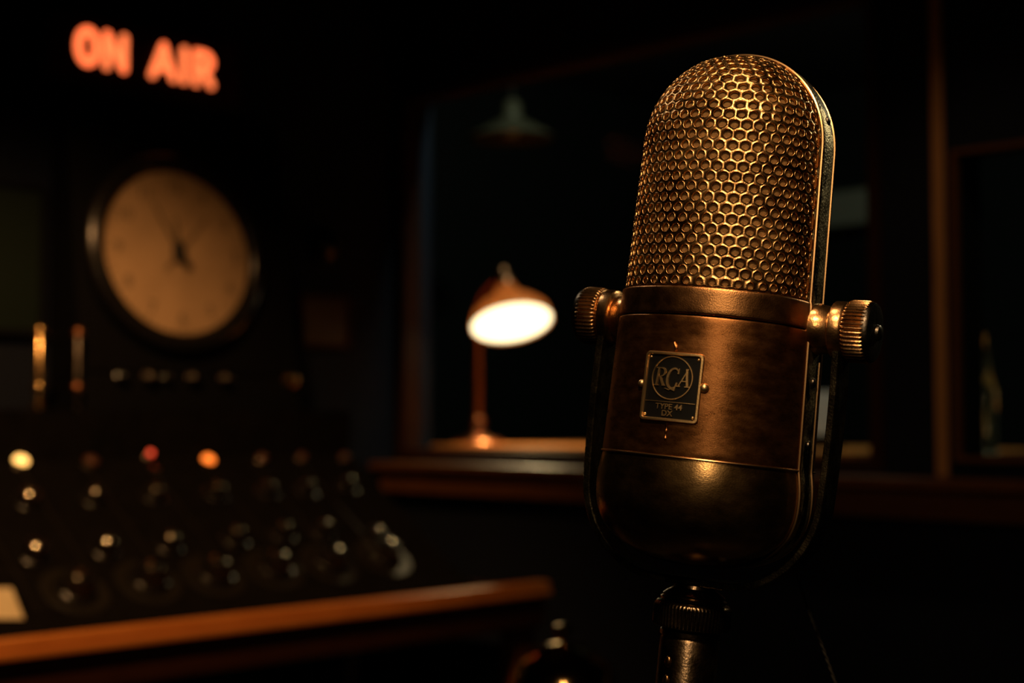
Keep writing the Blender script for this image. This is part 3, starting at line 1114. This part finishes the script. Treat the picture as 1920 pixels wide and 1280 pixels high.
# lower bowl
hb = [HB + 0.00002 + (HS - 0.0006 - HB) * (1 - cos(pi / 2 * k / 40)) for k in range(41)]
bm = shell('x', HB, HS, 0.0006, None, heights=hb, nphi=64)
obj('lower_bowl', bm, M['bowl'], mic)
# thin bright seam bead
bm = bmesh.new()
for side in (1, -1):
    tube(bm, [bulge(radians(-89.5 + 179 * k / 80), HS + 0.0002, 0.0013, side) for k in range(81)], 0.0006, 8)
obj('seam_bead', bm, M['bead'], mic)

# side band running round the whole outline
def outline(n=160, grow=0.0):
    pts = []
    hs_ = [HB + (HT - HB) * (0.5 - 0.5 * cos(pi * k / n)) for k in range(n + 1)]
    right = []
    for h in hs_:
        right.append((wo(min(HT - 1e-7, max(HB + 1e-7, h))), h))
    # resample denser near ends: the cosine spacing does it
    loop = right + [(-x, h) for x, h in right[::-1][1:-1]]
    out = []
    m = len(loop)
    for i in range(m):
        a = Vector(loop[i - 1]); b = Vector(loop[(i + 1) % m])
        t_ = (b - a).normalized()
        n_ = Vector((t_.y, -t_.x))
        out.append((Vector(loop[i]) + n_ * grow, n_))
    return out


def band_part(name, prof, mat, keep=None):
    """prof: list of (offset outward, y); swept round the outline"""
    bm = bmesh.new()
    ol = outline()
    rings = []
    for p, n_ in ol:
        rings.append([bm.verts.new((p.x + n_.x * a, y, p.y + n_.y * a)) for a, y in prof])
    m = len(rings)
    k_ = len(prof)
    for i in range(m):
        a, b = rings[i], rings[(i + 1) % m]
        for j in range(k_):
            bm.faces.new([a[j], a[(j + 1) % k_], b[(j + 1) % k_], b[j]])
    return obj(name, bm, mat, mic, angle=35)


hT = T / 2
band_part('side_band', [(-0.003, -hT + .0006), (0.0006, -hT + .0006), (0.0016, -hT + .002), (0.0022, -hT + 0.0045), (0.0024, 0), (0.0022, hT - 0.0045), (0.0016, hT - .002), (0.0006, hT - .0006), (-0.003, hT - .0006)], M['band'])
for sgn in (-1, 1):
    c = sgn * (hT + 0.0002)
    band_part('edge_bead', [(0.0012 + 0.0011 * cos(2 * pi * k / 8), c + 0.0009 * sin(2 * pi * k / 8)) for k in range(8)], M['bead'])

# screws on the band
for sx in (1, -1):
    for h in (0.118, -0.030, -0.065):
        w = wo(h) + 0.0024
        mm = Matrix.Translation((sx * (w + 0.0001), 0, h)) @ Matrix.Rotation(sx * radians(90), 4, 'Y')
        bm = bmesh.new(); lathe(bm, [(0, -0.0005), (0.0028, -0.0005), (0.0026, 0.0006), (0.001, 0.0012), (0, 0.0012)], 20, mat=mm)
        obj('screw', bm, M['dark'], mic)

# --- name plate on the barrel ----------------------------------------------
PC = (-0.0014, -0.0420)        # x, h of plate centre on the front


def onb(px, pz, off):
    h = PC[1] + pz
    w = wo(h)
    x = PC[0] + px
    return bulge(math.asin(max(-1, min(1, x / w))), h, 0.0010 + off)


def plate_from(bm2):
    """map a bmesh drawn in plate coordinates (x, z, offset) onto the barrel"""
    for v in bm2.verts:
        v.co = onb(v.co.x, v.co.y, v.co.z)
    return bm2


def rrect(w, h, r, n=5):
    pts = []
    for cx, cz, a0 in ((w - r, h - r, 0), (-w + r, h - r, 90), (-w + r, -h + r, 180), (w - r, -h + r, 270)):
        for k in range(n + 1):
            a = radians(a0 + 90 * k / n)
            pts.append((cx + r * cos(a), cz + r * sin(a)))
    return pts


def ring_prof(outer, inner_, z0, z1, n_sub=1):
    bm = bmesh.new()
    def sub(pts):
        out = []
        for i in range(len(pts)):
            a = pts[i]; b = pts[(i + 1) % len(pts)]
            L_ = math.hypot(b[0] - a[0], b[1] - a[1])
            k = max(1, int(L_ / 0.003)) if n_sub > 1 else 1
            for j in range(12 if L_ > 0.01 and n_sub > 1 else 1):
                t_ = j / (12 if L_ > 0.01 and n_sub > 1 else 1)
                out.append((a[0] + (b[0] - a[0]) * t_, a[1] + (b[1] - a[1]) * t_))
        return out
    o_ = sub(outer); i_ = sub(inner_)
    loops = [[(x, z, z0) for x, z in o_], [(x, z, z0 + (z1 - z0) * .6) for x, z in o_],
             [((x * .75 + a * .25), (z * .75 + b * .25), z1) for (x, z), (a, b) in zip(o_, i_)],
             [((x * .25 + a * .75), (z * .25 + b * .75), z1) for (x, z), (a, b) in zip(o_, i_)],
             [(x, z, z0 + (z1 - z0) * .6) for x, z in i_], [(x, z, z0) for x, z in i_]]
    vv = [[bm.verts.new(p) for p in l] for l in loops]
    m = len(o_)
    for a, b in zip(vv, vv[1:]):
        for k in range(m):
            bm.faces.new([a[k], a[(k + 1) % m], b[(k + 1) % m], b[k]])
    return bm


PW, PH = 0.0168, 0.0190
npl = bmesh.new()
# curved black panel
gx, gz = 20, 20
grid = [[npl.verts.new((-PW * .95 + 1.9 * PW * i / gx, -PH * .95 + 1.9 * PH * j / gz, 0.0006)) for j in range(gz + 1)] for i in range(gx + 1)]
for i in range(gx):
    for j in range(gz):
        npl.faces.new([grid[i][j], grid[i + 1][j], grid[i + 1][j + 1], grid[i][j + 1]])
plate = obj('name_plate', plate_from(npl), M['black'], mic)
fb = ring_prof(rrect(PW, PH, 0.0022), rrect(PW - 0.0019, PH - 0.0019, 0.0012), -0.0008, 0.0019, 2)
obj('plate_rim', plate_from(fb), M['platebrass'], plate)
CZ_ = 0.0048
circ = lambda r: [(r * cos(2 * pi * k / 64), CZ_ + r * sin(2 * pi * k / 64)) for k in range(64)]
obj('plate_ring', plate_from(ring_prof(circ(0.0120), circ(0.0112), 0.0004, 0.00115)), M['platebrass'], plate)
# divider
bm = bmesh.new()
n = 16
for (z0, z1) in ((-0.0084, -0.0081),):
    for i in range(n):
        xa, xb = -PW * .86 + 1.72 * PW * i / n, -PW * .86 + 1.72 * PW * (i + 1) / n
        vs8 = [bm.verts.new(p) for p in ((xa, z0, .0004), (xb, z0, .0004), (xb, z1, .0004), (xa, z1, .0004), (xa, z0, .001), (xb, z0, .001), (xb, z1, .001), (xa, z1, .001))]
        for f in ((4, 5, 6, 7), (0, 1, 5, 4), (3, 2, 6, 7)):
            bm.faces.new([vs8[k] for k in f])
obj('plate_divider', plate_from(bm), M['platebrass'], plate)


def ribbon(pts, widths, z0=0.0004, z1=0.0013):
    """flat raised stroke in plate coordinates"""
    bm = bmesh.new()
    ribbon_into(bm, pts, widths, z0, z1)
    return bm


def ribbon_into(bm, pts, widths, z0=0.0004, z1=0.0013):
    pts = [Vector(p) for p in pts]
    if not isinstance(widths, (list, tuple)):
        widths = [widths] * len(pts)
    rows = []
    for i, p in enumerate(pts):
        t_ = (pts[min(i + 1, len(pts) - 1)] - pts[max(0, i - 1)]).normalized()
        n_ = Vector((-t_.y, t_.x)) * (widths[i] / 2)
        a, b = p - n_, p + n_
        a2, b2 = p - n_ * .7, p + n_ * .7
        rows.append([bm.verts.new((a.x, a.y, z0)), bm.verts.new((a2.x, a2.y, z1)), bm.verts.new((b2.x, b2.y, z1)), bm.verts.new((b.x, b.y, z0))])
    for r0, r1 in zip(rows, rows[1:]):
        for k in range(3):
            bm.faces.new([r0[k], r0[k + 1], r1[k + 1], r1[k]])
    bm.faces.new(rows[0]); bm.faces.new(rows[-1][::-1])


LS = 0.0100     # letter height
LZ = CZ_ - 0.0046


def lp(x, y, x0):
    # slight forward slant on R and A as on the plate
    return (x0 + x * LS + y * LS * 0.10, LZ + y * LS)


# R
bm = bmesh.new(); x0 = -0.0100
ribbon_into(bm, [lp(.14, 0, x0), lp(.14, .5, x0), lp(.14, 1, x0)], LS * .15)
ribbon_into(bm, [lp(-.02, 0.03, x0), lp(.30, 0.03, x0)], LS * .07)
ribbon_into(bm, [lp(-.02, .97, x0), lp(.30, .97, x0)], LS * .07)
ribbon_into(bm, [lp(.28, .97, x0)] + [lp(.30 + .24 * cos(radians(a)), .74 + .23 * sin(radians(a)), x0) for a in range(85, -91, -20)] + [lp(.16, .5, x0)],
            [LS * .07, LS * .09, LS * .11, LS * .14, LS * .16, LS * .16, LS * .15, LS * .12, LS * .09, LS * .08, LS * .07])
ribbon_into(bm, [lp(.30, .5, x0), lp(.42, .25, x0), lp(.56, .03, x0)], LS * .15)
ribbon_into(bm, [lp(.48, .03, x0), lp(.68, .03, x0)], LS * .07)
obj('plate_letter', plate_from(bm), M['platebrass'], plate)
# C (a little larger, dips below the others, with the bolt under it)
bm = bmesh.new(); x0 = -0.0034
cc_ = [lp(.40 + .33 * cos(radians(a)), .44 + .54 * sin(radians(a)), x0) for a in range(48, 316, 12)]
nC = len(cc_)
ribbon_into(bm, cc_, [LS * (.07 + .11 * sin(pi * k / (nC - 1))) for k in range(nC)])
ribbon_into(bm, [lp(.64, .70, x0), lp(.66, 1.0, x0)], [LS * .12, LS * .05])
ribbon_into(bm, [lp(.66, .22, x0), lp(.56, -.16, x0)], [LS * .12, LS * .10])
ribbon_into(bm, [lp(.62, -.20, x0), lp(.36, -.13, x0), lp(.30, -.19, x0), lp(.0, -.12, x0)], [LS * .14, LS * .08, LS * .08, LS * .03])
obj('plate_letter', plate_from(bm), M['platebrass'], plate)
# A
bm = bmesh.new(); x0 = 0.0040
ribbon_into(bm, [lp(.02, 0.02, x0), lp(.22, .5, x0), lp(.42, 1, x0)], LS * .08)
ribbon_into(bm, [lp(.34, 1, x0), lp(.42, .5, x0), lp(.52, 0.02, x0)], LS * .16)
ribbon_into(bm, [lp(.14, .32, x0), lp(.46, .32, x0)], LS * .07)
ribbon_into(bm, [lp(-.10, 0.03, x0), lp(.14, 0.03, x0)], LS * .07)
ribbon_into(bm, [lp(.38, 0.03, x0), lp(.66, 0.03, x0)], LS * .07)
obj('plate_letter', plate_from(bm), M['platebrass'], plate)
for body, z, x in (('TYPE 44', -0.0110, 0.0002), ('DX', -0.0146, -0.0004)):
    bm = text_bm(body, 0.0043, 0.0004, 0.00006)
    for v in bm.verts:
        v.co = Vector((v.co.x * 1.02 + x, v.co.y + z, v.co.z + 0.0008))
    obj('plate_text', plate_from(bm), M['platebrass'], plate, smooth=False)
for sx in (-1, 1):
    for sz in (-1, 1):
        p = onb(sx * (PW - 0.0030), sz * (PH - 0.0033), 0.0005)
        bm = bmesh.new(); ball(bm, p, 0.00085, 8)
        obj('plate_screw', bm, M['platebrass'], plate)
# round studs and small ornaments around the plate
for sx, r in ((-1, 0.0022), (1, 0.0026)):
    bm = bmesh.new(); ball(bm, onb(sx * (PW + 0.0014), 0.0008, 0.0006), r, 10)
    obj('stud', bm, M['platebrass'], mic)
for f in (lambda t_: onb(0.0007 * sin(t_ * 5), PH + 0.0006 + 0.005 * t_, 0.0002),):
    bm = bmesh.new(); tube(bm, [f(k / 12) for k in range(13)], [0.0006 + 0.0004 * sin(pi * k / 12) for k in range(13)], 8)
    obj('ornament', bm, M['barrel'], mic)
bm = bmesh.new()
tube(bm, [onb(0, -PH - 0.0006 - 0.009 * k / 12, 0.0001) for k in range(13)], [0.0014, 0.0011, 0.0008, 0.0006, 0.0005, 0.0007, 0.0009, 0.0006, 0.0004, 0.0004, 0.0006, 0.0008, 0.0004], 8)
obj('ornament', bm, M['barrel'], mic)

# --- yoke -------------------------------------------------------------------
YX, YB = 0.0715, -0.1480
path = [(YX, 0.0)] + [(YX + 0.0012 * sin(pi * k / 10), -0.0095 * k) for k in range(1, 10)]
for k in range(0, 15):
    a = radians(90 * k / 14)
    path.append((YX - 0.052 * (1 - cos(a)), -0.092 + (YB + 0.092) * sin(a) ** 0.95))
path += [(0.012, YB), (0.0, YB)]
full = path + [(-x, z) for x, z in path[::-1][1:]]
bm = bmesh.new()
hw, th_ = 0.0105, 0.0021
prof = [(-th_, -hw + .0006), (-th_ + .0006, -hw), (th_ - .0006, -hw), (th_, -hw + .0006), (th_ + 0.0004, 0), (th_, hw - .0006), (th_ - .0006, hw), (-th_ + .0006, hw), (-th_, hw - .0006)]
rings = []
m = len(full)
for i, (x, z) in enumerate(full):
    a = Vector(full[max(0, i - 1)]); b = Vector(full[min(m - 1, i + 1)])
    t_ = (b - a).normalized()
    n_ = Vector((-t_.y, t_.x))      # outward
    rings.append([bm.verts.new((x + n_.x * u, y, z + n_.y * u)) for u, y in prof])
for a, b in zip(rings, rings[1:]):
    for k in range(len(prof)):
        bm.faces.new([a[k], a[(k + 1) % len(prof)], b[(k + 1) % len(prof)], b[k]])
bm.faces.new(rings[0]); bm.faces.new(rings[-1][::-1])
yoke = obj('yoke', bm, M['yoke'], mic, angle=30)
for sx in (1, -1):
    mm = Matrix.Rotation(sx * radians(90), 4, 'Y')
    bm = bmesh.new()
    lathe(bm, [(0, 0.050), (0.0135, 0.050), (0.0145, 0.0585), (0.0138, 0.0600), (0.0132, 0.0655), (0.0122, 0.0665), (0, 0.0665)], 48, mat=mm)
    obj('pivot_boss', bm, M['knob'], mic)
    bm = bmesh.new()
    lathe(bm, [(0, 0.0668), (0.0150, 0.0668), (0.0162, 0.0678), (0.0162, 0.0735), (0.0155, 0.0745), (0, 0.0745)], 56, mat=mm)
    obj('yoke_eye', bm, M['knob'], yoke)
    bm = bmesh.new()
    lathe(bm, [(0, 0.0747), (0.0145, 0.0747), (0.0163, 0.0752), (0.0172, 0.0762), (0.0174, 0.0775), (0.0174, 0.0865), (0.0170, 0.0875), (0.0163, 0.0880)], 264,
          mat=mm, flute=44, fdepth=0.0013, frange=(3, 6), cap=False)
    kn = obj('knob', bm, M['knob'], mic, angle=60)
    bm = bmesh.new()
    lathe(bm, [(0.0166, 0.0860), (0.0166, 0.0885), (0.0158, 0.0898), (0.0120, 0.0906), (0.0045, 0.0910), (0.0042, 0.0925), (0.0028, 0.0936), (0, 0.0938)], 64, mat=mm)
    obj('knob_cap', bm, M['dark'], kn)

# swivel under the yoke
bm = bmesh.new()
lathe(bm, [(0, -0.1592), (0.0188, -0.1592), (0.0190, -0.1580), (0.0175, -0.1570), (0.0178, -0.1560), (0.0160, -0.1545), (0.0120, -0.1520), (0.0115, -0.1502), (0, -0.1502)], 56)
obj('swivel', bm, M['stand'], mic)
# cable from the back of the bowl
# ================================================================== MICROPHONE STAND
stand = empty('microphone_stand', MIC, MR.to_euler(), label='dark metal stand with a knurled collar holding up the large microphone', cat='microphone stand')
bm = bmesh.new()
lathe(bm, [(0.016, -0.1594), (0.0205, -0.1602), (0.0220, -0.1622), (0.0222, -0.1635), (0.0222, -0.1725), (0.0216, -0.1740), (0.018, -0.1752), (0.012, -0.1752), (0.012, -0.1594)], 372,
      flute=62, fdepth=0.0008, frange=(3, 4), cap=False)
obj('knurled_collar', bm, M['stand'], stand, angle=60)
zend = None
ax = (MR.to_3x3() @ Vector((0, 0, 1)))
Ldown = (MIC.z - 0.03) / ax.z
bm = bmesh.new()
lathe(bm, [(0.010, -0.1745), (0.0160, -0.1755), (0.0172, -0.1765), (0.0172, -0.1790), (0.0160, -0.1800), (0.0168, -0.1815), (0.0168, -0.45), (0.012, -0.455), (0.012, -Ldown)], 48)
pole = obj('pole', bm, M['stand'], stand)
# slot with a little latch on the pole's front
vm = Matrix.Rotation(radians(20), 4, 'Z')
bm = bmesh.new()
for z0 in (-0.1935, -0.2040):
    ball(bm, (0, 0, 0), 1, 8, mat=Matrix.Rotation(radians(-18), 4, 'Z') @ Matrix.Translation((0, -0.0167, z0)) @ Matrix.Diagonal((0.0022, 0.0014, 0.0034, 1)))
obj('latch', bm, M['knob'], stand)
foot = MIC - ax * Ldown
bm = bmesh.new()
bc = MR.inverted().to_3x3() @ (Vector((foot.x, foot.y, 0)) - MIC)
BMx = MR.inverted() @ Matrix.Translation(Vector((foot.x, foot.y, 0)) - MIC)
lathe(bm, [(0, 0), (0.15, 0), (0.155, 0.01), (0.14, 0.022), (0.04, 0.03), (0.025, 0.06), (0, 0.06)], 64, mat=BMx)
obj('base', bm, M['dark'], stand)

# thin twisted cable hanging behind the yoke
pts = []
A0 = Vector((0.164, 0.905, 1.083)); A1 = Vector((0.180, 0.93, 1.043)); A2 = Vector((0.208, 0.95, 0.972)); A3 = Vector((0.235, 0.97, 0.88)); A4 = Vector((0.26, 0.99, 0.60)); A5 = Vector((0.29, 1.02, 0.006)); A6 = Vector((0.42, 1.1, 0.004))
ctrl = [A0, A1, A2, A3, A4, A5, A6]
def cr(P, t):
    i = min(int(t), len(P) - 2); u = t - i
    p0 = P[max(0, i - 1)]; p1 = P[i]; p2 = P[i + 1]; p3 = P[min(len(P) - 1, i + 2)]
    return 0.5 * ((2 * p1) + (p2 - p0) * u + (2 * p0 - 5 * p1 + 4 * p2 - p3) * u * u + (-p0 + 3 * p1 - 3 * p2 + p3) * u ** 3)
MI = (Matrix.Translation(MIC) @ MR).inverted()
for strand in (0, 1):
    pass
bm = bmesh.new()
ends = MI.inverted()
start = (Matrix.Translation(MIC) @ MR) @ Vector((0.020, 0.035, -0.128))
ctrl = [start] + ctrl
Nn = 420
for st_ in (0, pi):
    pp = []
    for k in range(Nn + 1):
        t_ = (len(ctrl) - 1.0001) * k / Nn
        p = cr(ctrl, t_)
        a = k * 0.75 + st_
        pp.append(MI @ (p + Vector((cos(a), sin(a), 0)) * 0.00055))
    tube(bm, pp, 0.0006, 6)
obj('cable', bm, M['cord'], mic)


# put each thing's origin at its own base
def rebase(o, world_p):
    bpy.context.view_layer.update()
    d = o.matrix_world.inverted() @ Vector(world_p)
    for c in o.children:
        c.matrix_local = Matrix.Translation(-d) @ c.matrix_local
    o.location = Vector(world_p)


rebase(desk, W(1.7, 2.9, 0))
rebase(con, W(1.82, 2.9, 0.743))
rebase(cab, W(2.03, 3.22, 1.173))
rebase(cd, RM @ (on_panel(1.285, 0.052) @ Vector((0, 0, 0))))
rebase(stand, Vector((foot.x, foot.y, 0)))
